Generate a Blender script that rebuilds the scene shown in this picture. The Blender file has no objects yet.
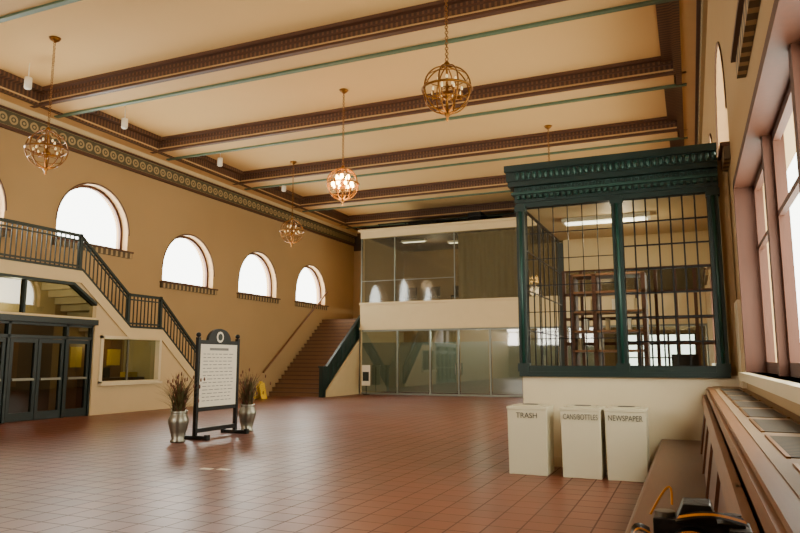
import bpy, bmesh, math, random
from mathutils import Vector, Matrix
random.seed(4)
R=math.radians
def lin(c):
    return tuple(((x/255)/12.92 if x/255<=0.04045 else ((x/255+0.055)/1.055)**2.4) for x in c)+(1,)
def newmat(name):
    m=bpy.data.materials.new(name); m.use_nodes=True
    nt=m.node_tree; return m,nt,nt.nodes['Principled BSDF']
def mat(name,col,rough=0.6,metal=0,var=0.12,scale=3.0,emit=None,es=0,bump=0,stretch=(1,1,1)):
    m,nt,b=newmat(name)
    tc=nt.nodes.new('ShaderNodeTexCoord'); mp=nt.nodes.new('ShaderNodeMapping'); mp.inputs['Scale'].default_value=stretch
    n=nt.nodes.new('ShaderNodeTexNoise'); n.inputs['Scale'].default_value=scale; n.inputs['Detail'].default_value=5
    nt.links.new(tc.outputs['Object'],mp.inputs[0]); nt.links.new(mp.outputs[0],n.inputs['Vector'])
    mx=nt.nodes.new('ShaderNodeMix'); mx.data_type='RGBA'
    c=lin(col); mx.inputs[6].default_value=tuple(x*(1-var) for x in c[:3])+(1,); mx.inputs[7].default_value=tuple(min(1,x*(1+var)) for x in c[:3])+(1,)
    nt.links.new(n.outputs[0],mx.inputs[0]); nt.links.new(mx.outputs[2],b.inputs['Base Color'])
    b.inputs['Roughness'].default_value=rough; b.inputs['Metallic'].default_value=metal
    if emit: b.inputs['Emission Color'].default_value=lin(emit); b.inputs['Emission Strength'].default_value=es
    if bump:
        bp=nt.nodes.new('ShaderNodeBump'); bp.inputs['Strength'].default_value=bump; bp.inputs['Distance'].default_value=0.01
        nt.links.new(n.outputs[0],bp.inputs['Height']); nt.links.new(bp.outputs[0],b.inputs['Normal'])
    return m
def math_n(nt,op,a,b=None,c=None):
    n=nt.nodes.new('ShaderNodeMath'); n.operation=op
    for i,x in enumerate((a,b,c)):
        if x is None: continue
        if isinstance(x,(int,float)): n.inputs[i].default_value=x
        else: nt.links.new(x,n.inputs[i])
    return n.outputs[0]
def ornament(name,ua,va,p,v0,c1,c2,kind='ring',rough=0.6):
    m,nt,b=newmat(name)
    tc=nt.nodes.new('ShaderNodeTexCoord'); s=nt.nodes.new('ShaderNodeSeparateXYZ'); nt.links.new(tc.outputs['Object'],s.inputs[0])
    u=math_n(nt,'DIVIDE',s.outputs[ua],p); fu=math_n(nt,'SUBTRACT',math_n(nt,'FRACT',u),0.5)
    if kind=='ring':
        v=math_n(nt,'DIVIDE',math_n(nt,'SUBTRACT',s.outputs[va],v0),p)
        d=math_n(nt,'SQRT',math_n(nt,'ADD',math_n(nt,'MULTIPLY',fu,fu),math_n(nt,'MULTIPLY',v,v)))
        r=math_n(nt,'LESS_THAN',math_n(nt,'ABSOLUTE',math_n(nt,'SUBTRACT',d,0.33)),0.09)
        dot=math_n(nt,'LESS_THAN',d,0.12)
        e=math_n(nt,'GREATER_THAN',math_n(nt,'ABSOLUTE',v),0.62)
        f=math_n(nt,'MINIMUM',math_n(nt,'ADD',math_n(nt,'ADD',r,dot),e),1.0)
    else:
        f=math_n(nt,'GREATER_THAN',math_n(nt,'ABSOLUTE',fu),0.28)
    mx=nt.nodes.new('ShaderNodeMix'); mx.data_type='RGBA'; mx.inputs[6].default_value=lin(c1); mx.inputs[7].default_value=lin(c2)
    nt.links.new(f,mx.inputs[0]); nt.links.new(mx.outputs[2],b.inputs['Base Color']); b.inputs['Roughness'].default_value=rough
    return m
def glassmat(name,tint,transp,rough=0.03,diff=None,dfac=0.0,trans=False):
    m=bpy.data.materials.new(name); m.use_nodes=True; nt=m.node_tree; nt.nodes.clear()
    o=nt.nodes.new('ShaderNodeOutputMaterial'); t=nt.nodes.new('ShaderNodeBsdfTransparent'); t.inputs[0].default_value=lin(tint)
    g=nt.nodes.new('ShaderNodeBsdfGlossy'); g.inputs['Roughness'].default_value=rough
    mx=nt.nodes.new('ShaderNodeMixShader'); mx.inputs[0].default_value=1-transp
    nt.links.new(t.outputs[0],mx.inputs[1]); nt.links.new(g.outputs[0],mx.inputs[2]); out=mx.outputs[0]
    if diff:
        d=nt.nodes.new('ShaderNodeBsdfDiffuse')
        n=nt.nodes.new('ShaderNodeTexNoise'); n.inputs['Scale'].default_value=0.7
        m2=nt.nodes.new('ShaderNodeMix'); m2.data_type='RGBA'; c=lin(diff)
        m2.inputs[6].default_value=tuple(x*0.8 for x in c[:3])+(1,); m2.inputs[7].default_value=c
        nt.links.new(n.outputs[0],m2.inputs[0]); nt.links.new(m2.outputs[2],d.inputs[0])
        dd=d.outputs[0]
        if trans:
            tl=nt.nodes.new('ShaderNodeBsdfTranslucent'); nt.links.new(m2.outputs[2],tl.inputs[0])
            m4=nt.nodes.new('ShaderNodeMixShader'); m4.inputs[0].default_value=0.5
            nt.links.new(dd,m4.inputs[1]); nt.links.new(tl.outputs[0],m4.inputs[2]); dd=m4.outputs[0]
        m3=nt.nodes.new('ShaderNodeMixShader'); m3.inputs[0].default_value=dfac
        nt.links.new(out,m3.inputs[1]); nt.links.new(dd,m3.inputs[2]); out=m3.outputs[0]
    nt.links.new(out,o.inputs[0]); return m

class B:
    def __init__(s): s.v=[];s.f=[];s.m=[];s.sm=[];s.mats=[]
    def mi(s,m):
        if m not in s.mats: s.mats.append(m)
        return s.mats.index(m)
    def poly(s,vs,fs,m,smooth=False):
        o=len(s.v); s.v+= [tuple(x) for x in vs]; i=s.mi(m)
        for f in fs: s.f.append([o+k for k in f]); s.m.append(i); s.sm.append(smooth)
    def box(s,lo,hi,m):
        x0,y0,z0=[min(a,b) for a,b in zip(lo,hi)]; x1,y1,z1=[max(a,b) for a,b in zip(lo,hi)]
        s.poly([(x0,y0,z0),(x1,y0,z0),(x1,y1,z0),(x0,y1,z0),(x0,y0,z1),(x1,y0,z1),(x1,y1,z1),(x0,y1,z1)],
          [(3,2,1,0),(4,5,6,7),(0,1,5,4),(1,2,6,5),(2,3,7,6),(3,0,4,7)],m)
    def prism(s,pts,ax,a0,a1,m):
        n=len(pts)
        def P(p,a): return (a,p[0],p[1]) if ax=='x' else ((p[0],a,p[1]) if ax=='y' else (p[0],p[1],a))
        vs=[P(p,a0) for p in pts]+[P(p,a1) for p in pts]
        fs=[tuple(range(n)),tuple(range(2*n-1,n-1,-1))]+[(i,(i+1)%n,n+(i+1)%n,n+i) for i in range(n)]
        s.poly(vs,fs,m)
    def cyl(s,p0,p1,r0,r1,m,n=10,caps=True):
        p0=Vector(p0);p1=Vector(p1);d=(p1-p0).normalized()
        a=d.orthogonal().normalized(); b=d.cross(a)
        vs=[]
        for p,r in ((p0,r0),(p1,r1)):
            for i in range(n):
                t=2*math.pi*i/n; vs.append(p+a*math.cos(t)*r+b*math.sin(t)*r)
        s.poly(vs,[(i,(i+1)%n,n+(i+1)%n,n+i) for i in range(n)],m,True)
        if caps: s.poly(vs,[tuple(range(n-1,-1,-1)),tuple(range(n,2*n))],m)
    def torus(s,c,ax,Rr,r,m,n=32,k=6):
        c=Vector(c);d=Vector(ax).normalized();a=d.orthogonal().normalized();b=d.cross(a);vs=[];fs=[]
        for i in range(n):
            t=2*math.pi*i/n; e=a*math.cos(t)+b*math.sin(t)
            for j in range(k):
                q=2*math.pi*j/k; vs.append(c+e*(Rr+r*math.cos(q))+d*r*math.sin(q))
        for i in range(n):
            for j in range(k):
                fs.append((i*k+j,((i+1)%n)*k+j,((i+1)%n)*k+(j+1)%k,i*k+(j+1)%k))
        s.poly(vs,fs,m,True)
    def lathe(s,c,prof,m,n=20):
        vs=[];fs=[];K=len(prof)
        for i in range(n):
            t=2*math.pi*i/n
            for r,z in prof: vs.append((c[0]+r*math.cos(t),c[1]+r*math.sin(t),c[2]+z))
        for i in range(n):
            for j in range(K-1):
                fs.append((i*K+j,((i+1)%n)*K+j,((i+1)%n)*K+j+1,i*K+j+1))
        s.poly(vs,fs,m,True)
    def sph(s,c,r,m,n=12,k=8):
        if not isinstance(r,tuple): r=(r,r,r)
        vs=[];fs=[]
        for j in range(k+1):
            p=math.pi*j/k
            for i in range(n):
                t=2*math.pi*i/n; vs.append((c[0]+r[0]*math.sin(p)*math.cos(t),c[1]+r[1]*math.sin(p)*math.sin(t),c[2]+r[2]*math.cos(p)))
        for j in range(k):
            for i in range(n): fs.append((j*n+i,j*n+(i+1)%n,(j+1)*n+(i+1)%n,(j+1)*n+i))
        s.poly(vs,fs,m,True)
    def build(s,name,bevel=0,parent=None,origin=None):
        me=bpy.data.meshes.new(name)
        o0=Vector(origin) if origin else Vector((0,0,0))
        me.from_pydata([tuple(Vector(v)-o0) for v in s.v],[],s.f)
        for m in s.mats: me.materials.append(m)
        for i,p in enumerate(me.polygons): p.material_index=s.m[i]; p.use_smooth=s.sm[i]
        bm=bmesh.new(); bm.from_mesh(me); bmesh.ops.remove_doubles(bm,verts=bm.verts,dist=1e-5) if not bevel else None
        bmesh.ops.recalc_face_normals(bm,faces=bm.faces); bm.to_mesh(me); bm.free()
        ob=bpy.data.objects.new(name,me); ob.location=o0; bpy.context.scene.collection.objects.link(ob)
        if bevel:
            md=ob.modifiers.new('bev','BEVEL'); md.width=bevel; md.segments=2; md.limit_method='ANGLE'
        if parent: ob.parent=parent; ob.matrix_parent_inverse=parent.matrix_world.inverted()
        return ob

# ---------------- materials
M_wall=mat('wall_plaster',(168,138,94),0.85,var=0.06,scale=0.8,bump=0.05)
M_wall_low=mat('wall_stone',(196,170,126),0.6,var=0.08,scale=1.2)
M_cream=mat('cream_trim',(206,182,136),0.6,var=0.05)
M_ceil=mat('ceiling_plaster',(214,174,112),0.85,var=0.05,scale=0.5)
M_soff=mat('soffit_plaster',(202,164,108),0.8,var=0.05)
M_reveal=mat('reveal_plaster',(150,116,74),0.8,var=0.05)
M_brown=ornament('brown_ornament_x',0,1,0.12,0,(70,42,24),(104,70,42),'dash')
M_browny=ornament('brown_ornament_y',1,0,0.12,0,(70,42,24),(104,70,42),'dash')
M_brownp=mat('brown_molding',(78,46,27),0.6)
M_greenln=mat('green_line',(80,100,76),0.6)
M_frieze=ornament('frieze_ornament',1,2,0.32,8.02,(78,72,48),(164,140,96),'ring')
M_sillo=ornament('sill_ornament',1,2,0.2,4.1,(80,66,44),(160,134,92),'dash')
M_green=mat('green_painted_metal',(8,32,27),0.4,0.1,var=0.2)
M_green2=mat('green_painted_relief',(20,56,47),0.45,0.1,var=0.2)
M_doorg=mat('door_green_black',(10,24,21),0.4,0.1,var=0.2)
M_rail=mat('railing_metal',(36,46,43),0.5,0.3)
M_frame=mat('anodised_frame',(120,122,112),0.4,0.6)
M_black=mat('black_metal',(20,20,19),0.4,0.5)
M_brass=mat('aged_brass',(132,88,36),0.38,0.9,var=0.2,scale=20)
M_wood=mat('oak_wood',(86,48,24),0.4,var=0.3,scale=6,stretch=(6,0.5,6))
M_wood2=mat('light_oak',(122,80,44),0.45,var=0.25,scale=6,stretch=(6,0.5,6))
M_step=mat('stair_tread',(92,60,38),0.5,var=0.2)
M_riser=mat('stair_riser',(122,88,56),0.6,var=0.1)
M_wood3=mat('window_wood',(74,36,14),0.65,var=0.25,scale=5,stretch=(4,4,0.5))
M_marble=mat('marble',(204,188,154),0.35,var=0.12,scale=2)
M_ledge=mat('ledge_stone',(128,100,66),0.6,var=0.12,scale=4)
M_bin=mat('bin_paint',(190,180,150),0.5,var=0.03)
M_steel=mat('brushed_steel',(130,126,112),0.35,0.9)
M_grille=ornament('vent_grille',1,0,0.05,0,(26,20,12),(84,68,44),'dash',0.8)
M_glass=glassmat('clear_glass',(240,245,240),0.94)
M_glassd=glassmat('dark_glass',(130,134,118),0.91,0.02)
M_tint=glassmat('tinted_glass',(170,180,168),0.82,0.03)
M_frost=glassmat('frosted_glass',(200,210,200),0.9,0.15,(172,178,162),0.8,True)
M_mezzg=glassmat('mezzanine_glass',(190,192,176),0.94,0.05,(110,104,86),0.28)
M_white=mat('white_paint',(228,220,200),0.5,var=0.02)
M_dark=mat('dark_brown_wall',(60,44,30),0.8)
M_yellow=mat('yellow_plastic',(230,190,20),0.5)
M_bulb=mat('bulb_lit',(255,220,150),0.5,emit=(255,190,96),es=60)
M_bulbd=mat('bulb_dim',(255,235,190),0.3,emit=(255,205,130),es=0.6)
M_tube=mat('fluorescent_tube',(255,255,245),0.3,emit=(255,245,215),es=4)
M_leaf=mat('dry_grass',(84,78,40),0.7,var=0.3)
M_leaf2=mat('reddish_grass',(104,58,40),0.7,var=0.3)
M_lens=mat('lens_glass',(10,12,20),0.05)
M_drape=mat('drape',(176,156,120),0.8,var=0.2,scale=4,stretch=(6,6,0.1))
def floor_mat():
    m,nt,b=newmat('quarry_tile')
    tc=nt.nodes.new('ShaderNodeTexCoord'); br=nt.nodes.new('ShaderNodeTexBrick')
    br.offset=0; br.inputs['Scale'].default_value=1; br.inputs['Brick Width'].default_value=0.3; br.inputs['Row Height'].default_value=0.3
    br.inputs['Mortar Size'].default_value=0.008; br.inputs['Mortar Smooth'].default_value=0.1
    br.inputs['Color1'].default_value=lin((122,64,42)); br.inputs['Color2'].default_value=lin((104,53,35)); br.inputs['Mortar'].default_value=lin((76,43,30))
    nt.links.new(tc.outputs['Object'],br.inputs['Vector'])
    n=nt.nodes.new('ShaderNodeTexNoise'); n.inputs['Scale'].default_value=0.5; n.inputs['Detail'].default_value=4
    nt.links.new(tc.outputs['Object'],n.inputs['Vector'])
    mx=nt.nodes.new('ShaderNodeMix'); mx.data_type='RGBA'; mx.blend_type='MULTIPLY'; mx.inputs[0].default_value=0.25
    nt.links.new(br.outputs[0],mx.inputs[6]); nt.links.new(n.outputs[0],mx.inputs[7]); nt.links.new(mx.outputs[2],b.inputs['Base Color'])
    r=nt.nodes.new('ShaderNodeMapRange'); r.inputs[3].default_value=0.3; r.inputs[4].default_value=0.45
    nt.links.new(n.outputs[0],r.inputs[0])
    r2=math_n(nt,'ADD',r.outputs[0],math_n(nt,'MULTIPLY',br.outputs['Fac'],0.3)); nt.links.new(r2,b.inputs['Roughness'])
    bp=nt.nodes.new('ShaderNodeBump'); bp.inputs['Strength'].default_value=0.3; bp.inputs['Distance'].default_value=0.003; bp.invert=True
    nt.links.new(br.outputs['Fac'],bp.inputs['Height']); nt.links.new(bp.outputs[0],b.inputs['Normal'])
    return m
M_floor=floor_mat()

XL=-16.8; XF=-15.3; XR=0.6; Y0=-5.0; Y1=33.0; ZC=8.85; ZB=8.42
# ---------------- shell
b=B(); b.box((XL-0.5,Y0-0.3,-0.2),(XR+0.5,Y1+0.3,0),M_floor); b.build('floor')
b=B(); b.box((XL-0.5,Y0-0.3,ZC),(XR+0.5,Y1+0.3,ZC+0.25),M_ceil); b.build('ceiling')
def arch_wall(b,xi,xo,y0,y1,z0,z1,ops,m,m2):
    cur=y0; s=0.002 if xo<xi else -0.002
    for yc,r,zs,zp in ops:
        b.box((xi,cur,z0),(xo,yc-r,z1),m)
        b.box((xi,yc-r,z0),(xo,yc+r,zs),m)
        N=24; pts=[(yc-r*math.cos(math.pi*i/N),zp+r*math.sin(math.pi*i/N)) for i in range(N+1)]
        for i in range(N):
            b.prism([pts[i],pts[i+1],(pts[i+1][0],z1),(pts[i][0],z1)],'x',xi,xo,m)
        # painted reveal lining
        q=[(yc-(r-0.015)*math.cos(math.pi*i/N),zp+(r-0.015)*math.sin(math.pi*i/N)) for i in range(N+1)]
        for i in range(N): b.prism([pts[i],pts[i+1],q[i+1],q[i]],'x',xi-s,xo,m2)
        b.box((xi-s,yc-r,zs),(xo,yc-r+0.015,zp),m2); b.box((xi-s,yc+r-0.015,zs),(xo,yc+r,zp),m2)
        cur=yc+r
    b.box((xi,cur,z0),(xo,y1,z1),m)
LW=[(10.95,1.38,5.0,5.5),(15.33,1.38,5.02,5.55),(19.74,1.38,4.22,4.7),(24.1,1.38,4.22,4.7),(28.5,1.38,4.22,4.7)]
b=B(); arch_wall(b,XL,XL-0.5,Y0,Y1,0,ZC,LW,M_wall,M_reveal); b.build('wall_left')
RWL=[(5.2,1.38,4.3,4.78),(10.95,1.38,4.3,4.78),(15.33,1.38,4.3,4.78),(19.74,1.38,4.3,4.78),(24.1,1.38,4.3,4.78)]
b=B(); arch_wall(b,XR,XR+0.5,Y0,Y1,4.05,ZC,RWL,M_wall,M_reveal)
RW=[(3.0,9.15,1.36,3.62),(14.0,16.6,1.42,3.75),(18.5,21.0,1.42,3.75)]
cur=Y0
for a0,a1,z0,z1 in RW:
    b.box((XR,cur,0),(XR+0.5,a0,4.05),M_wall); b.box((XR,a0,0),(XR+0.5,a1,z0),M_wall); b.box((XR,a0,z1),(XR+0.5,a1,4.05),M_wall); cur=a1
b.box((XR,cur,0),(XR+0.5,Y1,4.05),M_wall); b.build('wall_right')
b=B(); 
b.box((XL,Y1,0),(-3.2,Y1+0.3,7.45),M_wall); b.box((0.2,Y1,0),(XR,Y1+0.3,7.45),M_wall); b.box((-3.2,Y1,2.7),(0.2,Y1+0.3,7.45),M_wall); b.box((-3.2,Y1,0),(0.2,Y1+0.3,0.5),M_wall)
b.box((XL,Y1,7.45),(XR,Y1+0.3,ZC),M_dark)
b.build('wall_back')
b=B(); fw=[(-15.5,-13.3),(-12.7,-10.5),(-9.9,-7.7)]; cur=XL  # window openings invented in the unseen front wall to let extra light in
for a0,a1 in fw:
    b.box((cur,Y0-0.3,0),(a0,Y0,ZC),M_wall); b.box((a0,Y0-0.3,0),(a1,Y0,2.8),M_wall); b.box((a0,Y0-0.3,6.4),(a1,Y0,ZC),M_wall); cur=a1
b.box((cur,Y0-0.3,0),(XR,Y0,ZC),M_wall); b.build('wall_front')

def lunette(name,x,dx,yc,r,zs,zp):
    b=B(); N=24
    def arc(rr): return [(yc-rr*math.cos(math.pi*i/N),zp+rr*math.sin(math.pi*i/N)) for i in range(N+1)]
    r0=r-0.016; o=arc(r0);i_=arc(r-0.1); xx=x+dx*0.24; 
    for i in range(N): b.prism([o[i],o[i+1],i_[i+1],i_[i]],'x',xx,xx+dx*0.08,M_wood3)
    b.box((xx,yc-r0,zs),(xx+dx*0.08,yc-r+0.1,zp),M_wood3); b.box((xx,yc+r-0.1,zs),(xx+dx*0.08,yc+r0,zp),M_wood3)
    b.box((xx,yc-r0,zs),(xx+dx*0.08,yc+r0,zs+0.09),M_wood3)
    b.poly([(xx+dx*0.03,y,z) for y,z in [(yc-r0,zs)]+o+[(yc+r0,zs)]],[tuple(range(N+3))],M_glass)
    b.box((x-dx*0.08,yc-r-0.1,zs-0.22),(x-dx*0.003,yc+r+0.15,zs-0.01),M_sillo)
    b.box((x-dx*0.12,yc-r-0.12,zs-0.05),(x-dx*0.003,yc+r+0.17,zs),M_brownp)
    p=arc(r+0.04);q=arc(r)
    for i in range(N): b.prism([p[i],p[i+1],q[i+1],q[i]],'x',x-dx*0.003,x-dx*0.02,M_brownp)
    b.build(name)
n=1
for w in LW: lunette('window_%d'%n,XL,-1,*w); n+=1
for w in RWL: lunette('window_%d'%n,XR,1,*w); n+=1
for a0,a1,z0,z1 in RW:
    b=B(); t=0.08; d0=0.2
    b.box((XR-0.015,a0-t,z0-0.02),(XR+d0+0.1,a0+0.02,z1+t),M_wood3); b.box((XR-0.015,a1-0.02,z0-0.02),(XR+d0+0.1,a1+t,z1+t),M_wood3)
    b.box((XR-0.015,a0-t,z1-0.02),(XR+d0+0.1,a1+t,z1+t),M_wood3)
    nm=3 if a1-a0>3 else 2
    for i in range(1,nm):
        y=a0+(a1-a0)*i/nm; b.box((XR+d0-0.08,y-0.07,z0),(XR+d0+0.1,y+0.07,z1),M_wood3)
    for i in range(nm):
        ya=a0+(a1-a0)*i/nm; yb=a0+(a1-a0)*(i+1)/nm
        for (p,q) in (((ya+0.05),(ya+0.13)),((yb-0.13),(yb-0.05))): b.box((XR+d0,p,z0),(XR+d0+0.06,q,z1),M_wood3)
        b.box((XR+d0,ya,z0),(XR+d0+0.06,yb,z0+0.12),M_wood3); b.box((XR+d0,ya,z1-0.1),(XR+d0+0.06,yb,z1),M_wood3)
        b.box((XR+d0,ya,z0+1.45),(XR+d0+0.05,yb,z0+1.5),M_wood3)
    b.poly([(XR+d0+0.03,a0,z0),(XR+d0+0.03,a1,z0),(XR+d0+0.03,a1,z1),(XR+d0+0.03,a0,z1)],[(0,1,2,3)],M_glass)
    b.box((XR-0.09,a0-0.2,z0-0.09),(XR+d0,a1+0.2,z0),M_marble)
    b.build('window_%d'%n); n+=1
b=B()
for i in range(4):
    x=-3.2+3.4*i/3; b.box((x-0.05,Y1-0.02,0.5),(x+0.05,Y1+0.1,2.7),M_green)
for z in (0.5,1.6,2.65): b.box((-3.2,Y1-0.02,z),(0.2,Y1+0.1,z+0.06),M_green)
b.build('window_%d'%n)  # added end window, for the bright patch in the booth glass
for k,(a0,a1) in enumerate(fw):  # frames of the added front windows behind the camera
    b=B()
    for x in (a0,(a0+a1)/2-0.04,a1-0.08): b.box((x,Y0-0.2,2.8),(x+0.08,Y0-0.1,6.4),M_wood3)
    for z in (2.8,4.0,5.2,6.32): b.box((a0,Y0-0.2,z),(a1,Y0-0.1,z+0.08),M_wood3)
    b.build('window_%d'%(n+3+k))

# ---------------- ceiling beams & coffers
beams=[-4.6,-0.1,4.4,8.9,13.4,17.95,22.45,26.95,31.4]
for i,yf in enumerate(beams):
    b=B(); y0=yf-0.85
    b.box((XL,y0,ZB+0.02),(XR,yf,ZC),M_soff)
    b.box((XL+0.6,y0-0.03,ZB+0.12),(XR-0.35,y0+0.01,ZC-0.04),M_brown)
    b.box((XL+0.6,y0-0.06,ZB+0.22),(XR-0.35,y0,ZB+0.26),M_brownp)
    b.box((XL+0.6,y0-0.16,ZC-0.08),(XR-0.45,y0-0.02,ZC),M_brownp)
    b.box((XL+0.4,y0-0.04,ZB),(XR-0.35,y0+0.1,ZB+0.06),M_brownp)
    b.box((XL+0.4,yf-0.1,ZB-0.03),(XR-0.35,yf+0.02,ZB+0.05),M_greenln)
    b.box((XL+0.6,yf,ZC-0.12),(XR-0.45,yf+0.2,ZC),M_brown)
    b.build('ceiling_beam' if i==0 else 'ceiling_beam.%03d'%i)
b=B()
b.box((XL,Y0,ZB+0.01),(XL+0.75,Y1,ZC),M_soff); b.box((XL+0.75,Y0,ZB+0.1),(XL+0.79,Y1,ZC),M_browny); b.box((XL+0.79,Y0,ZC-0.12),(XL+1.0,Y1,ZC),M_browny)
b.box((XL+0.62,Y0,ZB-0.01),(XL+0.76,Y1,ZB+0.05),M_browny)
b.build('trim_1')
b=B(); b.box((XL,Y0,7.8),(XL+0.07,Y1,8.24),M_frieze); b.box((XL,Y0,7.72),(XL+0.11,Y1,7.8),M_brownp); b.box((XL,Y0,8.28),(XL+0.2,Y1,ZB),M_cream); b.box((XL,Y0,8.23),(XL+0.14,Y1,8.28),M_brownp); b.build('trim_2')
b=B(); b.box((0.0,Y0,ZB),(XR,Y1,ZC),M_soff); b.box((-0.04,Y0,ZB+0.02),(0.0,Y1,ZC),M_browny); b.box((-0.3,Y0,ZC-0.12),(-0.04,Y1,ZC),M_browny); b.box((0,Y0,ZB-0.02),(0.14,Y1,ZB),M_browny); b.box((XR-0.08,Y0,7.8),(XR,Y1,8.24),M_frieze);b.box((XR-0.15,Y0,8.28),(XR,Y1,ZB),M_brownp); b.build('trim_3')

# ---------------- left lower wall w/ doors and stair
def top(y):
    if y<=13.6: return 3.9
    if y<=15.45: return 3.9-(y-13.6)/1.85*1.47
    if y<=16.8: return 2.43
    return max(0,2.43*(19.6-y)/2.8)
b=B(); xa,xb=XF-0.25,XF
b.box((xa,Y0,0),(xb,9.9,3.9),M_wall_low)
b.box((xa,9.9,2.47),(xb,14.2,2.62),M_wall_low)
b.prism([(9.9,3.6),(13.4,3.6),(14.2,3.1),(14.2,top(14.2)),(13.6,3.9),(9.9,3.9)],'x',xa,xb,M_wall_low)
b.prism([(14.2,0),(14.45,0),(14.45,top(14.45)),(14.2,top(14.2))],'x',xa,xb,M_wall_low)
b.box((xa,14.45,0),(xb,16.75,0.9),M_wall_low)
b.prism([(14.45,2.15),(16.75,2.15),(16.75,2.43),(15.45,2.43),(14.45,top(14.45))],'x',xa,xb,M_wall_low)
b.prism([(16.75,0),(19.6,0),(16.8,2.43),(16.75,2.43)],'x',xa,xb,M_wall_low)
def band(p,q,h,m,x0,x1,up=0.0):
    b.prism([(p[0],p[1]-h),(q[0],q[1]-h),(q[0],q[1]+up),(p[0],p[1]+up)],'x',x0,x1,m)
for p,q in (((Y0,3.9),(13.6,3.9)),((13.6,3.9),(15.45,2.43)),((15.45,2.43),(16.8,2.43)),((16.8,2.43),(19.5,0.16))):
    band(p,q,0.3,M_cream,xb-0.02,xb+0.06,0.06); band(p,q,-0.03,M_rail,xb-0.1,xb+0.08,0.09)
b.build('wall_lower_left')
b=B()
b.box((XL+0.01,Y0,3.7),(xa,13.6,3.88),M_wall_low)
ns=8
for i in range(ns):
    y=13.6+1.85*i/ns; z=3.9-1.47*(i+1)/ns; b.box((XL+0.01,y,z-0.25),(xa,y+1.85/ns+0.02,z),M_marble)
b.box((XL+0.01,15.45,2.2),(xa,16.8,2.42),M_marble)
ns=14
for i in range(ns):
    y=16.8+2.8*i/ns; z=2.43-2.43*(i+1)/ns; b.box((XL+0.01,y,0),(xa,y+2.8/ns,max(z,0.02)),M_marble)
b.build('staircase')
def railing(name,pts,x,h=0.95,step=0.14):
    b=B()
    for p,q in zip(pts[:-1],pts[1:]):
        L=q[0]-p[0]
        for zz,t in ((h,0.04),(h-0.14,0.02),(0.1,0.025)):
            b.prism([(p[0],p[1]+zz-t),(q[0],q[1]+zz-t),(q[0],q[1]+zz+t),(p[0],p[1]+zz+t)],'x',x-t,x+t,M_rail)
        k=int(L/step)
        for i in range(k):
            t=(i+0.5)/k; y=p[0]+L*t; z=p[1]+(q[1]-p[1])*t
            b.box((x-0.013,y-0.013,z+0.02),(x+0.013,y+0.013,z+h),M_rail)
    for p in pts: b.box((x-0.04,p[0]-0.04,p[1]+0.02),(x+0.04,p[0]+0.04,p[1]+h+0.05),M_rail)
    return b.build(name)
railing('stair_railing',[(Y0+0.1,3.97),(4,3.97),(9,3.97),(13.6,3.97),(15.45,2.5),(16.8,2.5),(19.45,0.2)],XF-0.08)
dn=1
for (a0,a1) in ((9.98,10.78),(10.8,11.6),(11.72,12.5),(12.52,13.3),(13.36,14.14)):
    b=B(); x0,x1=XF-0.17,XF-0.09; st=0.09
    b.box((x0,a0,0.01),(x1,a0+st,2.05),M_doorg); b.box((x0,a1-st,0.01),(x1,a1,2.05),M_doorg)
    b.box((x0,a0+st,0.01),(x1,a1-st,0.22),M_doorg); b.box((x0,a0+st,1.95),(x1,a1-st,2.05),M_doorg)
    b.poly([(XF-0.13,a0+st,0.22),(XF-0.13,a1-st,0.22),(XF-0.13,a1-st,1.95),(XF-0.13,a0+st,1.95)],[(0,1,2,3)],M_glassd)
    b.box((x1,a0+st,1.0),(x1+0.05,a1-st,1.06),M_steel)
    b.build('door_%d'%dn); dn+=1
b=B(); x0,x1=XF-0.2,XF-0.05
b.box((x0,9.9,2.06),(x1,14.2,2.14),M_doorg); b.box((x0,9.9,2.4),(x1,14.2,2.5),M_doorg)
for y in (9.9,11.61,13.31,14.15): b.box((x0,y,0),(x1,y+0.07,2.47),M_doorg)
b.poly([(XF-0.13,9.9,2.14),(XF-0.13,14.2,2.14),(XF-0.13,14.2,2.4),(XF-0.13,9.9,2.4)],[(0,1,2,3)],M_glassd)
b.box((XF-0.02,9.9,2.47),(XF+0.07,14.25,2.62),M_doorg); b.build('trim_4')
b=B()
b.poly([(XF-0.13,y,z) for y,z in [(9.9,2.62),(14.2,2.62),(14.2,3.1),(13.4,3.6),(9.9,3.6)]],[(0,1,2,3,4)],M_glassd)
for y in (9.93,12.0): b.box((x0,y-0.03,2.62),(x1,y+0.03,3.6),M_rail)
b.box((XF-0.2,9.9,2.6),(XF+0.02,14.2,2.68),M_cream); b.prism([(9.9,3.53),(13.38,3.53),(14.2,3.02),(14.2,3.1),(13.4,3.6),(9.9,3.6)],'x',XF-0.2,XF+0.03,M_rail)
b.build('window_%d'%(n+1))
b=B()
for lo,hi in (((14.4,0.84),(16.8,0.92)),((14.4,2.12),(16.8,2.2)),((14.4,0.84),(14.5,2.2)),((16.7,0.84),(16.8,2.2))):
    b.box((XF-0.2,lo[0],lo[1]),(XF+0.05,hi[0],hi[1]),M_marble)
b.box((XF-0.2,14.4,0.8),(XF+0.14,16.8,0.87),M_marble)
b.box((XF-0.15,15.55,0.92),(XF-0.1,15.6,2.12),M_steel)
b.poly([(XF-0.12,14.5,0.92),(XF-0.12,16.7,0.92),(XF-0.12,16.7,2.12),(XF-0.12,14.5,2.12)],[(0,1,2,3)],M_glassd)
b.build('window_%d'%(n+2))
b=B()
b.box((-16.79,14.4,0),(-16.78,16.7,2.15),M_wood2)
b.box((-16.78,14.7,1.3),(-16.74,15.1,1.9),M_yellow); b.box((-16.78,15.4,1.5),(-16.74,15.8,1.8),M_white); b.box((-16.78,16.1,1.35),(-16.74,16.6,1.85),M_yellow)
b.build('notice_posters')
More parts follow.
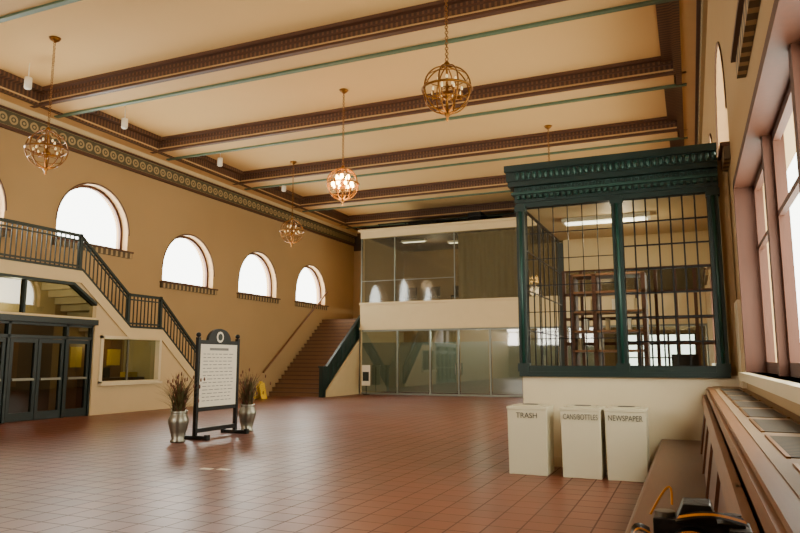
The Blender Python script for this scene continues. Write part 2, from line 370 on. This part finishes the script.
b=B(); b.box((-16.3,14.6,0),(-15.7,16.6,1.0),M_wood); b.box((-16.0,15.0,1.0),(-15.8,15.3,1.3),M_black); b.box((-16.1,16.0,1.0),(-15.8,16.4,1.15),M_yellow); b.build('ticket_counter')
b=B(); b.box((-16.79,10.0,0),(-16.78,14.1,2.55),M_dark); b.box((-16.79,9.9,2.55),(-16.775,14.1,3.68),M_cream); b.box((-16.78,10.3,0.9),(-16.75,11.2,1.9),M_white); b.box((-16.78,12.4,0.8),(-16.74,13.0,2.0),M_wood2); b.build('vestibule_panelling')  # dark below, cream above so the upper window looks lit; light put into colour

# ---------------- far stair (left back)
SX=-14.15; SY0=25.1; SY1=29.8
b=B(); ns=20
for i in range(ns):
    y=SY0+(SY1-SY0)*i/ns; z=3.5*(i+1)/ns; b.box((XL+0.02,y,0),(SX,y+(SY1-SY0)/ns,z),M_riser)
    b.box((XL+0.02,y-0.03,z-0.04),(SX,y+0.05,z+0.005),M_step)
b.box((XL+0.02,SY1,0),(SX,Y1-0.02,3.5),M_wall)
b.build('staircase')
b=B()
b.prism([(SY0-0.1,0),(SY1,0),(SY1,3.7),(SY0-0.1,0.2)],'x',SX+0.01,SX+0.2,M_cream)
b.build('stair_stringer')
b=B(); x=SX+0.1
def rl(z0,z1,t,m=M_green):
    b.prism([(SY0-0.1,0.2+z0),(SY1,3.7+z0),(SY1,3.7+z1),(SY0-0.1,0.2+z1)],'x',x-t,x+t,m)
rl(0.85,0.95,0.06);rl(0.02,0.14,0.04);rl(0.14,0.85,0.012,M_green)
y=SY0-0.35
b.box((x-0.1,y,0),(x+0.1,y+0.22,1.2),M_green); b.box((x-0.13,y-0.03,1.2),(x+0.13,y+0.25,1.27),M_green)
for i in range(11):
    y=SY0+0.2+i*0.4; z=0.2+3.5*(y-SY0)/4.7; b.box((x-0.03,y-0.02,z),(x+0.03,y+0.02,z+0.85),M_green2)
b.build('stair_balustrade')
b=B(); b.cyl((XL+0.1,24.5,1.0),(XL+0.1,29.9,4.9),0.04,0.04,M_wood2); 
for i in range(5):
    t=(i+0.5)/5; y=24.5+5.4*t; z=1+3.9*t; b.cyl((XL,y,z-0.08),(XL+0.1,y,z-0.03),0.015,0.015,M_brass)
b.build('stair_handrail')

# ---------------- mezzanine
YM=28.0
b=B(); XM=-13.9; XMR=XR-0.01
b.box((XM,YM,2.92),(XMR,YM+0.25,4.1),M_cream); b.box((XM-0.03,YM-0.06,4.02),(XMR,YM+0.02,4.12),M_cream); b.box((XM-0.03,YM-0.05,2.88),(XMR,YM+0.02,2.98),M_cream)
b.box((XM,YM,7.12),(XMR,YM+0.25,7.5),M_cream); b.box((XM-0.1,YM-0.1,7.42),(XMR,YM+0.1,7.52),M_cream)
b.box((XM,YM+0.25,3.6),(XMR,Y1-0.01,4.05),M_dark); b.box((XM,YM+0.25,7.2),(XMR,Y1-0.01,7.45),M_dark)
b.box((XM,YM+0.25,4.05),(XM+0.1,Y1-0.01,7.2),M_wall); b.box((XM,YM,0),(XM+0.08,Y1-0.01,2.95),M_cream)
b.build('mezzanine')
b=B()
xs=[XM,-12.05,-10.5,-9.2,-7.8,-6.4,-4.9,-3.4,-1.9,-0.4,XMR]
for x in xs: b.box((x-0.035,YM+0.0,0),(x+0.035,YM+0.1,2.9),M_frame)
b.box((XM,YM+0.02,2.8),(XMR,YM+0.08,2.88),M_frame); b.box((XM,YM+0.02,0),(XMR,YM+0.1,0.08),M_frame)
b.poly([(XM,YM+0.05,0),(XMR,YM+0.05,0),(XMR,YM+0.05,2.9),(XM,YM+0.05,2.9)],[(0,1,2,3)],M_tint)
for x0,x1 in zip(xs[:-4],xs[1:-3]):
    b.poly([(x0+0.08,YM+0.065,0.12),(x1-0.08,YM+0.065,0.12),(x1-0.08,YM+0.065,2.3),(x0+0.08,YM+0.065,2.3)],[(0,1,2,3)],M_frost)
for x in (-9.32,-9.08): b.cyl((x,YM-0.04,0.9),(x,YM-0.04,1.4),0.02,0.02,M_steel)
b.build('glass_partition')
b=B()
for x in (XM+0.03,-12.2,-9.35,-6.4,-4.9,-3.4,-1.9): b.box((x-0.02,YM+0.04,4.12),(x+0.02,YM+0.1,7.12),M_frame)
b.box((XM,YM+0.04,5.1),(-9.35,YM+0.07,5.12),M_frame)
b.poly([(XM,YM+0.07,4.12),(XMR,YM+0.07,4.12),(XMR,YM+0.07,7.12),(XM,YM+0.07,7.12)],[(0,1,2,3)],M_mezzg)
b.build('mezzanine_glazing')
b=B(); pts=[]
N=60
for i in range(N+1):
    x=-9.3+3.2*i/N; pts.append((x,YM+0.45+0.05*math.sin(i*1.1)))
vs=[(x,y,4.08) for x,y in pts]+[(x,y,7.1) for x,y in pts]
b.poly(vs,[(i,i+1,N+2+i,N+1+i) for i in range(N)],M_drape,True); b.build('curtain')
for k,x in enumerate((-12.6,-11.4,-10.2)):
    b=B()
    b.box((x,30.0,4.45),(x+0.5,30.5,4.52),M_black); b.box((x,30.45,4.52),(x+0.5,30.52,5.0),M_black)
    for p in (x+0.02,x+0.45):
        for q in (30.02,30.45): b.box((p,q,4.06),(p+0.03,q+0.03,4.45),M_black)
    b.build('office_chair' if k==0 else 'office_chair.%03d'%k)
for k,(x,y) in enumerate(((-12.5,29.5),(-10.5,30.5),(-5,30.5))):
    b=B(); b.box((x,y,7.1),(x+1.2,y+0.3,7.19),M_white); b.box((x+0.05,y+0.05,7.08),(x+1.15,y+0.25,7.1),M_tube); b.build('fluorescent_light' if k==0 else 'fluorescent_light.%03d'%k)
b=B()
b.cyl((-13.2,30.5,7.75),(0,30.5,7.75),0.22,0.22,M_dark,14); b.box((-12,29.2,7.52),(-10.6,30.1,8.0),M_black); b.box((-9,29,7.52),(-8.4,30,8.15),M_black); b.box((-7.4,29,7.52),(-5.6,29.7,7.9),M_dark)
b.cyl((-13.3,28.6,7.85),(-4,28.6,7.85),0.03,0.03,M_black,6)
for i in range(8): b.cyl((-13.2+i*1.3,28.6,7.5),(-13.2+i*1.3,28.6,7.86),0.025,0.025,M_black,6)
b.build('ventilation_duct')

# ---------------- ticket booth
YB=10.1; XB=-2.35; XE=0.46; ZS=1.34; ZT=3.82; YD=13.6
b=B()
b.box((XB+0.03,YB,0),(XR-0.01,YB+0.25,ZS-0.04),M_marble); b.box((XB+0.03,YB+0.25,0),(XB+0.2,YD,ZS-0.04),M_marble); b.box((XB+0.03,YD-0.2,0),(XE,YD,ZS-0.04),M_marble)
b.box((XB,YB-0.03,0),(XE-0.3,YB,0.14),M_marble)
b.box((XE,YB+0.04,ZS-0.04),(XR-0.01,YD,4.3),M_wall)
b.box((XB,YB-0.08,ZS-0.07),(XE,YB+0.3,ZS),M_green)
b.box((XB,YB-0.05,ZS),(XE,YB+0.08,ZS+0.08),M_green)
for x in (XB+0.06,-0.89,XE-0.08):
    w=0.07 if x>XB+0.1 else 0.06
    b.box((x-w,YB-0.06,ZS),(x+w,YB+0.08,ZT+0.05),M_green)
    b.box((x-w-0.02,YB-0.08,ZS),(x+w+0.02,YB+0.08,ZS+0.12),M_green); b.box((x-w-0.02,YB-0.08,ZT-0.08),(x+w+0.02,YB+0.08,ZT+0.02),M_green)
    b.cyl((x,YB-0.07,ZS+0.12),(x,YB-0.07,ZT-0.08),0.025,0.025,M_green2,8)
b.box((XB,YB-0.04,ZT-0.02),(XE,YB+0.1,ZT+0.08),M_green)
b.box((XB,YD-0.06,ZS),(XB+0.12,YD,ZT),M_green)
def ring(x0,y0,z0,z1,m,t=0.2):
    b.box((x0,y0,z0),(XE,y0+t,z1),m); b.box((x0,y0+t,z0),(x0+t,YD,z1),m)
ring(XB-0.02,YB-0.06,ZT+0.06,4.12,M_green); ring(XB-0.06,YB-0.1,4.0,4.04,M_green2); ring(XB-0.10,YB-0.14,4.12,4.2,M_green)
ring(XB-0.14,YB-0.2,4.34,4.44,M_green); ring(XB-0.12,YB-0.16,4.2,4.34,M_green)
x=XB+0.03
while x<XE-0.05:
    b.box((x,YB-0.13,3.93),(x+0.04,YB-0.05,3.98),M_green2)
    b.sph((x+0.02,YB-0.16,4.27),(0.035,0.03,0.06),M_green2,8,6)
    x+=0.085
x=XB+0.06
while x<XE-0.1:
    b.torus((x,YB-0.065,4.08),(0,1,0),0.028,0.008,M_green2,12,5)
    x+=0.1
b.box((XB-0.1,YB-0.1,4.4),(XE,YD,4.43),M_green); b.box((XB+0.05,YB+0.05,ZT+0.05),(XE,YD-0.05,ZT+0.1),M_cream)
def vgrid(x0,x1,y,cols,rows,m,t=0.009,z0=ZS+0.08,z1=ZT-0.02):
    for i in range(cols+1):
        x=x0+(x1-x0)*i/cols; b.box((x-t,y-t,z0),(x+t,y+t,z1),m)
    for j in range(rows+1):
        z=z0+(z1-z0)*j/rows; b.box((x0,y-t,z-t),(x1,y+t,z+t),m)
vgrid(XB+0.12,-0.96,YB+0.02,6,6,M_black,0.006); vgrid(-0.82,XE-0.15,YB+0.02,7,7,M_black,0.011)
b.box((XB+0.12,YD-0.08,3.25),(XE,YD,ZT+0.05),M_cream)
vgrid(XB+0.1,XE,YD-0.04,8,4,M_wood3,0.03,ZS,3.25)
for j in range(5):
    z=ZS+(ZT-ZS)*j/4; b.box((XB+0.04,YB,z-0.008),(XB+0.06,YD,z+0.008),M_black)
for i in range(8):
    y=YB+(YD-YB)*i/8; b.box((XB+0.04,y-0.008,ZS),(XB+0.06,y+0.008,ZT),M_black)
b.poly([(XB+0.1,YB+0.04,ZS),(XE,YB+0.04,ZS),(XE,YB+0.04,ZT),(XB+0.1,YB+0.04,ZT)],[(0,1,2,3)],M_glass)
b.box((XB+0.03,YB,ZS-0.04),(XB+0.2,YD,ZS),M_green)
b.build('ticket_booth')
b=B()
b.box((-2.0,12.6,0),(-0.7,13.3,1.3),M_wood)
for x in (-2.0,-1.6,-1.2,-0.76): b.box((x,12.6,1.3),(x+0.07,13.2,3.05),M_wood3)
for z in (1.65,2.0,2.35,2.7,3.02): b.box((-2.0,12.6,z),(-0.7,13.2,z+0.04),M_wood2)
for i in range(9): b.box((-1.9+i*0.125,12.75,1.69+(i%3)*0.35),(-1.84+i*0.125,13.0,1.9+(i%3)*0.35),M_white if i%2 else M_drape)
b.build('wooden_shelf')
b=B(); b.box((-0.6,11.5,0.0),(0.4,12.2,1.05),M_wood); b.box((-0.3,11.8,1.05),(0.1,11.86,1.6),M_black); b.box((-0.15,11.83,1.03),(-0.05,11.9,1.2),M_black); b.build('ticket_desk')
b=B(); b.box((-1.9,11.4,3.8),(-0.5,11.7,3.87),M_white); b.box((-1.85,11.45,3.78),(-0.55,11.65,3.8),M_tube); b.build('fluorescent_light')

# ---------------- bins
M_txt=mat('label_ink',(60,60,56),0.6)
def bin_(x0,x1,y,txt,name,wd):
    b=B(); h=0.87; d=0.5
    xm=(x0+x1)/2; w=(x1-x0)/2
    vs=[(xm-w+0.01,y+0.01,0),(xm+w-0.01,y+0.01,0),(xm+w-0.01,y+d-0.01,0),(xm-w+0.01,y+d-0.01,0),(xm-w,y,h),(xm+w,y,h),(xm+w,y+d,h),(xm-w,y+d,h)]
    b.poly(vs,[(0,1,5,4),(1,2,6,5),(2,3,7,6),(3,0,4,7),(3,2,1,0),(4,5,6,7)],M_bin)
    b.box((xm-w-0.008,y-0.008,h-0.02),(xm+w+0.008,y+d+0.008,h+0.02),M_bin)
    b.box((xm-w+0.06,y+0.06,h+0.02),(xm+w-0.06,y+d-0.06,h+0.035),M_bin)
    b.cyl((xm,y+d/2,h+0.0355),(xm,y+d/2,h+0.04),0.11,0.11,M_black,20)
    ob=b.build(name,bevel=0.008,origin=(xm,y+d/2,0))
    cu=bpy.data.curves.new('label','FONT'); cu.body=txt; cu.align_x='CENTER'; cu.align_y='CENTER'; cu.size=0.1; cu.extrude=0.001
    t=bpy.data.objects.new('label',cu); bpy.context.scene.collection.objects.link(t); cu.materials.append(M_txt)
    t.location=(0,-d/2-0.004,h-0.1); t.rotation_euler=(R(90),0,0); t.parent=ob; t.scale=(wd,1,1)
bin_(-2.34,-1.81,9.2,'TRASH','trash_bin',0.95); bin_(-1.63,-1.12,9.2,'CANS/BOTTLES','recycling_bin',0.64); bin_(-1.07,-0.57,9.2,'NEWSPAPER','recycling_bin.001',0.76)

# ---------------- bench & radiator ledge
b=B(); yb0,yb1=-3.0,YB-0.05
b.box((-0.42,yb0,0.4),(0.12,yb1,0.45),M_wood); b.cyl((-0.42,yb0,0.425),(-0.42,yb1,0.425),0.026,0.026,M_wood)
b.prism([(0.05,0.45),(0.12,0.45),(0.19,1.05),(0.14,1.05)],'y',yb0,yb1,M_wood)
y=yb0
while y<yb1-0.1:
    b.box((-0.36,y,0),(0.05,y+0.06,0.4),M_wood); b.prism([(0.03,0.45),(0.06,0.45),(0.15,1.05),(0.12,1.05)],'y',y,y+0.05,M_wood); y+=1.45
b.box((-0.3,yb0,0.0),(-0.26,yb1,0.38),M_wood)
b.prism([(0.09,0.94),(0.13,0.93),(0.15,1.05),(0.11,1.05)],'y',yb0,yb1,M_wood2)
b.build('bench')
b=B()
b.box((0.2,yb0,0),(0.24,yb1,1.1),M_wood2); b.box((0.17,yb0,1.1),(XR-0.01,yb1,1.155),M_wood2); b.box((0.15,yb0,1.06),(0.2,yb1,1.13),M_wood2)
b.box((0.23,yb0,1.155),(XR-0.01,yb1,1.16),M_ledge)
y=yb0+0.1
while y<yb1-0.7:
    b.box((0.3,y,1.16),(0.5,y+0.75,1.164),M_grille); b.box((0.285,y-0.015,1.16),(0.3,y+0.765,1.167),M_brass); b.box((0.5,y-0.015,1.16),(0.515,y+0.765,1.167),M_brass); y+=0.95
b.build('radiator_cover')
b=B(); b.box((XR-0.05,9.36,1.165),(XR-0.002,YB-0.1,2.25),M_marble); b.build('trim_5')

# ---------------- sign
b=B(); sx=-8.85; ya,yb_=10.75,12.0
for y in (ya,yb_):
    b.box((sx-0.035,y-0.035,0.06),(sx+0.035,y+0.035,1.95),M_black); b.sph((sx,y,2.0),0.05,M_black); b.box((sx-0.3,y-0.04,0),(sx+0.3,y+0.04,0.07),M_black)
    b.box((sx-0.32,y-0.05,0),(sx-0.26,y+0.05,0.1),M_black); b.box((sx+0.26,y-0.05,0),(sx+0.32,y+0.05,0.1),M_black)
b.box((sx-0.03,ya,0.12),(sx+0.03,yb_,0.2),M_black)
b.box((sx-0.02,ya+0.03,0.58),(sx+0.02,yb_-0.03,1.85),M_white)
b.box((sx-0.03,ya,0.52),(sx+0.03,yb_,0.6),M_black)
N=16; yc=(ya+yb_)/2; w=(yb_-ya)/2
arc=[(yc-0.36*math.cos(math.pi*i/N)*1.0,1.9+0.24*math.sin(math.pi*i/N)) for i in range(N+1)]
b.prism([(ya,1.82)]+[(ya,1.9)]+arc+[(yb_,1.9),(yb_,1.82)],'x',sx-0.03,sx+0.03,M_black)
b.cyl((sx+0.03,yc,1.97),(sx+0.036,yc,1.97),0.11,0.11,M_white,20); b.cyl((sx+0.036,yc,1.97),(sx+0.04,yc,1.97),0.07,0.07,M_rail,20)
M_ink=mat('sign_ink',(120,120,116),0.7)
b.box((sx+0.02,yc-0.3,1.7),(sx+0.022,yc+0.3,1.75),M_ink)
z=1.62
while z>0.68:
    a=ya+0.14; e=random.uniform(0.15,0.3)
    while a<yb_-e:
        l=random.uniform(0.06,0.16); b.box((sx+0.02,a,z),(sx+0.022,min(a+l,yb_-0.14),z+0.014),M_ink); a+=l+0.04
    z-=0.07
b.build('standing_notice_board')
def plant(x,y,name,seed):
    random.seed(seed); b=B()
    b.lathe((x,y,0),[(0,0),(0.13,0),(0.14,0.03),(0.11,0.06),(0.15,0.2),(0.19,0.36),(0.19,0.42),(0.15,0.5),(0.14,0.53),(0.17,0.57),(0.16,0.57),(0.13,0.52),(0,0.5)],M_steel)
    for i in range(260):
        t=random.uniform(0,6.28); L=random.uniform(0.3,0.85); lean=random.uniform(0.05,0.75); w=0.008
        px,py=x+random.uniform(-0.08,0.08),y+random.uniform(-0.08,0.08); pts=[]
        for k in range(5):
            s=k/4; pts.append(Vector((px+math.cos(t)*lean*s*s*0.7,py+math.sin(t)*lean*s*s*0.7,0.5+L*(s-0.3*lean*s*s))))
        n_=Vector((-math.sin(t),math.cos(t),0)); vs=[]
        for k,p in enumerate(pts):
            ww=w*(1-k/4.5)*1.8; vs+= [p-n_*ww,p+n_*ww]
        b.poly(vs,[(2*k,2*k+1,2*k+3,2*k+2) for k in range(4)],M_leaf if i%3 else M_leaf2)
        if i%12==0: b.sph(pts[-1],(0.015,0.015,0.04),M_leaf2,6,4)
    b.build(name)
plant(-8.87,10.3,'potted_grass',1); plant(-8.87,12.45,'potted_grass.001',2)
b=B(); x,y=-15.9,23.1
b.prism([(x+0.02,0.62),(x+0.1,0.62),(x+0.25,0),(x+0.2,0)],'y',y-0.17,y+0.17,M_yellow)
b.prism([(x-0.02,0.62),(x+0.02,0.62),(x-0.12,0),(x-0.17,0)],'y',y-0.17,y+0.17,M_yellow)
b.box((x-0.02,y-0.05,0.6),(x+0.1,y+0.05,0.68),M_yellow)
b.build('wet_floor_sign')
b=B(); b.box((-13.55,27.5,0.4),(-13.15,27.53,1.3),M_white); b.cyl((-13.35,27.55,0),(-13.35,27.55,1.2),0.02,0.02,M_black); b.cyl((-13.35,27.55,0),(-13.35,27.55,0.03),0.16,0.14,M_black,16); b.box((-13.5,27.49,0.6),(-13.2,27.5,1.0),M_rail); b.build('poster_stand')
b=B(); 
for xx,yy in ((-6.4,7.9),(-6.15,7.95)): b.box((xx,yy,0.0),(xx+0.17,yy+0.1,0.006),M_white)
b.build('floor_light_spots')  # thin white plates standing in for two bright light spots on the floor

# ---------------- chandeliers
def chandelier(x,y,z,lit,name,Rr=0.43):
    b=B()
    for k in range(4):
        a=math.pi*k/4; b.torus((x,y,z),(math.cos(a),math.sin(a),0),Rr,0.014,M_brass,36,6)
    b.torus((x,y,z),(0,0,1),Rr+0.005,0.022,M_brass,36,6)
    b.torus((x,y,z+0.22),(0,0,1),Rr*0.85,0.01,M_brass,32,5); b.torus((x,y,z-0.22),(0,0,1),Rr*0.85,0.01,M_brass,32,5)
    b.cyl((x,y,z-Rr),(x,y,z+Rr+0.05),0.02,0.02,M_brass)
    b.lathe((x,y,z),[(0,-Rr-0.16),(0.03,-Rr-0.12),(0.015,-Rr-0.08),(0.06,-Rr-0.03),(0.03,-Rr+0.03),(0.02,-0.2),(0.08,-0.13),(0.1,-0.08),(0.03,-0.02),(0.02,0.2),(0.02,Rr-0.02),(0.07,Rr+0.02),(0.03,Rr+0.09),(0,Rr+0.12)],M_brass,14)
    for ringz,rr,cnt in ((-0.1,0.27,8),(0.1,0.16,5)):
        for k in range(cnt):
            a=2*math.pi*k/cnt; cx,cy=x+rr*math.cos(a),y+rr*math.sin(a)
            b.cyl((x,y,z+ringz-0.05),(cx,cy,z+ringz-0.04),0.009,0.009,M_brass,6)
            b.cyl((cx,cy,z+ringz-0.05),(cx,cy,z+ringz+0.05),0.014,0.014,M_brass if not lit else M_cream,8)
            b.sph((cx,cy,z+ringz+0.085),(0.022,0.022,0.04) if not lit else (0.05,0.05,0.065),M_bulb if lit else M_bulbd,8,6)
    zz=z+Rr+0.1; k=0
    while zz<ZC-0.1:
        b.torus((x,y,zz+0.035),(k%2,1-k%2,0),0.028,0.008,M_brass,10,4); zz+=0.05; k+=1
    b.lathe((x,y,ZC-0.1),[(0,-0.02),(0.03,0),(0.1,0.05),(0.13,0.1),(0,0.1)],M_brass,16)
    b.build(name)
    l=bpy.data.lights.new(name+'_light','POINT'); l.energy=140 if lit else 30; l.color=(1,0.7,0.38); l.shadow_soft_size=0.3
    o=bpy.data.objects.new('lamp_glow',l); o.location=(x,y,z-0.6); bpy.context.scene.collection.objects.link(o)
    o.parent=bpy.data.objects[name]
CH=[(-13.1,10.5),(-3.7,10.8),(-8.4,15.8),(-13.3,21.1),(-3.8,20.9)]
for i,(x,y) in enumerate(CH): chandelier(x,y,6.2,i==2,'chandelier' if i==0 else 'chandelier.%03d'%i)
k=0
for x,y in ((-14.8,11.2),(-14.8,14.35),(-14.7,18.6),(-14.6,22.5)):
    b=B(); zt=ZC
    b.cyl((x,y,8.45),(x,y,zt),0.012,0.012,M_white,6); b.cyl((x,y,8.2),(x,y,8.46),0.09,0.09,M_white,14); b.cyl((x,y,8.17),(x,y,8.2),0.07,0.09,M_white,14)
    b.build('ceiling_spotlight' if k==0 else 'ceiling_spotlight.%03d'%k); k+=1

# ---------------- bag and camera on bench
b=B(); b.box((-0.26,1.1,0.452),(0.06,1.5,1.145),M_black); b.box((-0.24,1.04,0.5),(0.02,1.1,0.85),M_black)
b.build('camera_bag',bevel=0.03)
M_cam=mat('camera_body',(20,20,21),0.45,var=0.2,scale=60,bump=0.3)
M_strap=mat('strap_yellow',(224,150,24),0.6)
b=B(); cx,cy,cz=-0.005,1.26,1.148
b.box((cx-0.07,cy,cz),(cx+0.07,cy+0.06,cz+0.09),M_cam)
b.box((cx+0.045,cy-0.025,cz),(cx+0.078,cy+0.05,cz+0.085),M_cam)
b.prism([(cx-0.035,cz+0.088),(cx+0.03,cz+0.088),(cx+0.02,cz+0.118),(cx-0.022,cz+0.118)],'y',cy-0.01,cy+0.055,M_cam)
b.cyl((cx-0.01,cy+0.005,cz+0.045),(cx-0.01,cy-0.07,cz+0.045),0.037,0.034,M_cam,24); b.cyl((cx-0.01,cy-0.07,cz+0.045),(cx-0.01,cy-0.078,cz+0.045),0.031,0.031,M_lens,24)
b.torus((cx-0.01,cy-0.04,cz+0.045),(0,1,0),0.036,0.003,M_strap,24,5)
b.cyl((cx+0.052,cy+0.03,cz+0.09),(cx+0.052,cy+0.03,cz+0.1),0.014,0.014,M_cam,16); b.cyl((cx-0.052,cy+0.03,cz+0.09),(cx-0.052,cy+0.03,cz+0.098),0.017,0.017,M_steel,16)
b.build('dslr_camera',bevel=0.004)
b=B()
def ribbon(pts,w,m,up=Vector((0,1,0.3))):
    vs=[]
    for i,p in enumerate(pts):
        p=Vector(p); t=(Vector(pts[min(i+1,len(pts)-1)])-Vector(pts[max(i-1,0)])).normalized(); n_=t.cross(up).normalized().cross(t)
        vs+=[p-n_*w,p+n_*w]
    b.poly(vs,[(2*i,2*i+1,2*i+3,2*i+2) for i in range(len(pts)-1)],m,True)
P=[]
for i in range(25):
    t=i/24; P.append((cx-0.075+0.035*t+0.012*math.sin(t*math.pi),cy+0.03+0.02*math.sin(3*t),cz+0.09+0.05*math.sin(t*math.pi*0.85)*(1-0.2*t)))
for i in range(len(P)-1): b.cyl(P[i],P[i+1],0.002,0.002,M_strap,6,False)
P=[(cx-0.073-0.03*math.sin(t*math.pi)*1.0,cy-0.02-0.05*t,cz+0.07-0.05*t+0.02*math.sin(t*6)) for t in [i/20 for i in range(21)]]
ribbon(P,0.014,M_black); ribbon([(p[0],p[1]-0.002,p[2]) for p in P],0.003,M_strap)
P=[(cx-0.03+0.1*t,cy-0.012-0.02*math.sin(t*3.14),cz+0.097+0.012*math.sin(t*3.14)) for t in [i/16 for i in range(17)]]
ribbon(P,0.011,M_black); ribbon([(p[0],p[1]-0.003,p[2]+0.001) for p in P],0.004,M_strap)
b.build('camera_strap')

# ---------------- lighting
def area(name,loc,d,sx,sy,e,col=(1,0.95,0.86)):
    l=bpy.data.lights.new(name,'AREA'); l.shape='RECTANGLE'; l.size=sx; l.size_y=sy; l.energy=e; l.color=col
    o=bpy.data.objects.new(name,l); o.location=loc; o.rotation_euler=Vector(d).to_track_quat('-Z','Y').to_euler(); bpy.context.scene.collection.objects.link(o); return o
for w in LW: area('daylight_left',(XL-0.75,w[0],w[2]+1.1),(1,0,-0.12),3.4,2.8,850,(1,0.97,0.9))
for w in RWL: area('daylight_right',(XR+0.75,w[0],w[2]+1.1),(-1,0,-0.12),3.4,2.8,400,(1,0.88,0.68))
for a0,a1,z0,z1 in RW: area('daylight_window',(XR+0.7,(a0+a1)/2,(z0+z1)/2),(-1,0,0.0),a1-a0+0.4,z1-z0+0.4,360,(1,0.92,0.74))
area('added_front_light',(-11.6,Y0-0.6,4.6),(0,1,0.0),8.5,4.0,1200,(1,0.86,0.66))  # added light behind the camera, shining in through the invented front windows
area('added_end_light',(-1.5,Y1+0.6,1.6),(0,-1,0),3.8,2.4,200)  # added light behind the end window, brightening the view through the booth
def pt(name,loc,e,col=(1,0.8,0.5),r=0.15):
    l=bpy.data.lights.new(name,'POINT'); l.energy=e; l.color=col; l.shadow_soft_size=r
    o=bpy.data.objects.new(name,l); o.location=loc; bpy.context.scene.collection.objects.link(o)
pt('ticket_office_lamp',(-16.2,15.6,2.0),34,(1,0.85,0.45)); pt('vestibule_lamp',(-16.1,12.3,3.2),110,(1,0.88,0.64)); 
pt('mezzanine_lamp',(-11,30.3,6.6),90,(1,0.85,0.6)); pt('mezzanine_lamp',(-5,30.3,6.6),100,(1,0.85,0.6)); pt('lobby_lamp',(-9,30.5,2.6),300,(0.97,1,0.88)); pt('booth_lamp',(-1.0,11.7,3.5),35,(1,0.82,0.55))

w=bpy.data.worlds.new('sky'); bpy.context.scene.world=w; w.use_nodes=True
bg=w.node_tree.nodes['Background']; bg.inputs[0].default_value=(1,0.97,0.92,1); bg.inputs[1].default_value=10.0

cam=bpy.data.cameras.new('camera'); co=bpy.data.objects.new('camera',cam); bpy.context.scene.collection.objects.link(co)
co.location=(0,0,1.5); co.rotation_euler=(R(97.87),0,R(23.05)); cam.lens=30.6; cam.sensor_width=36; cam.clip_start=0.05; cam.clip_end=200
bpy.context.scene.camera=co
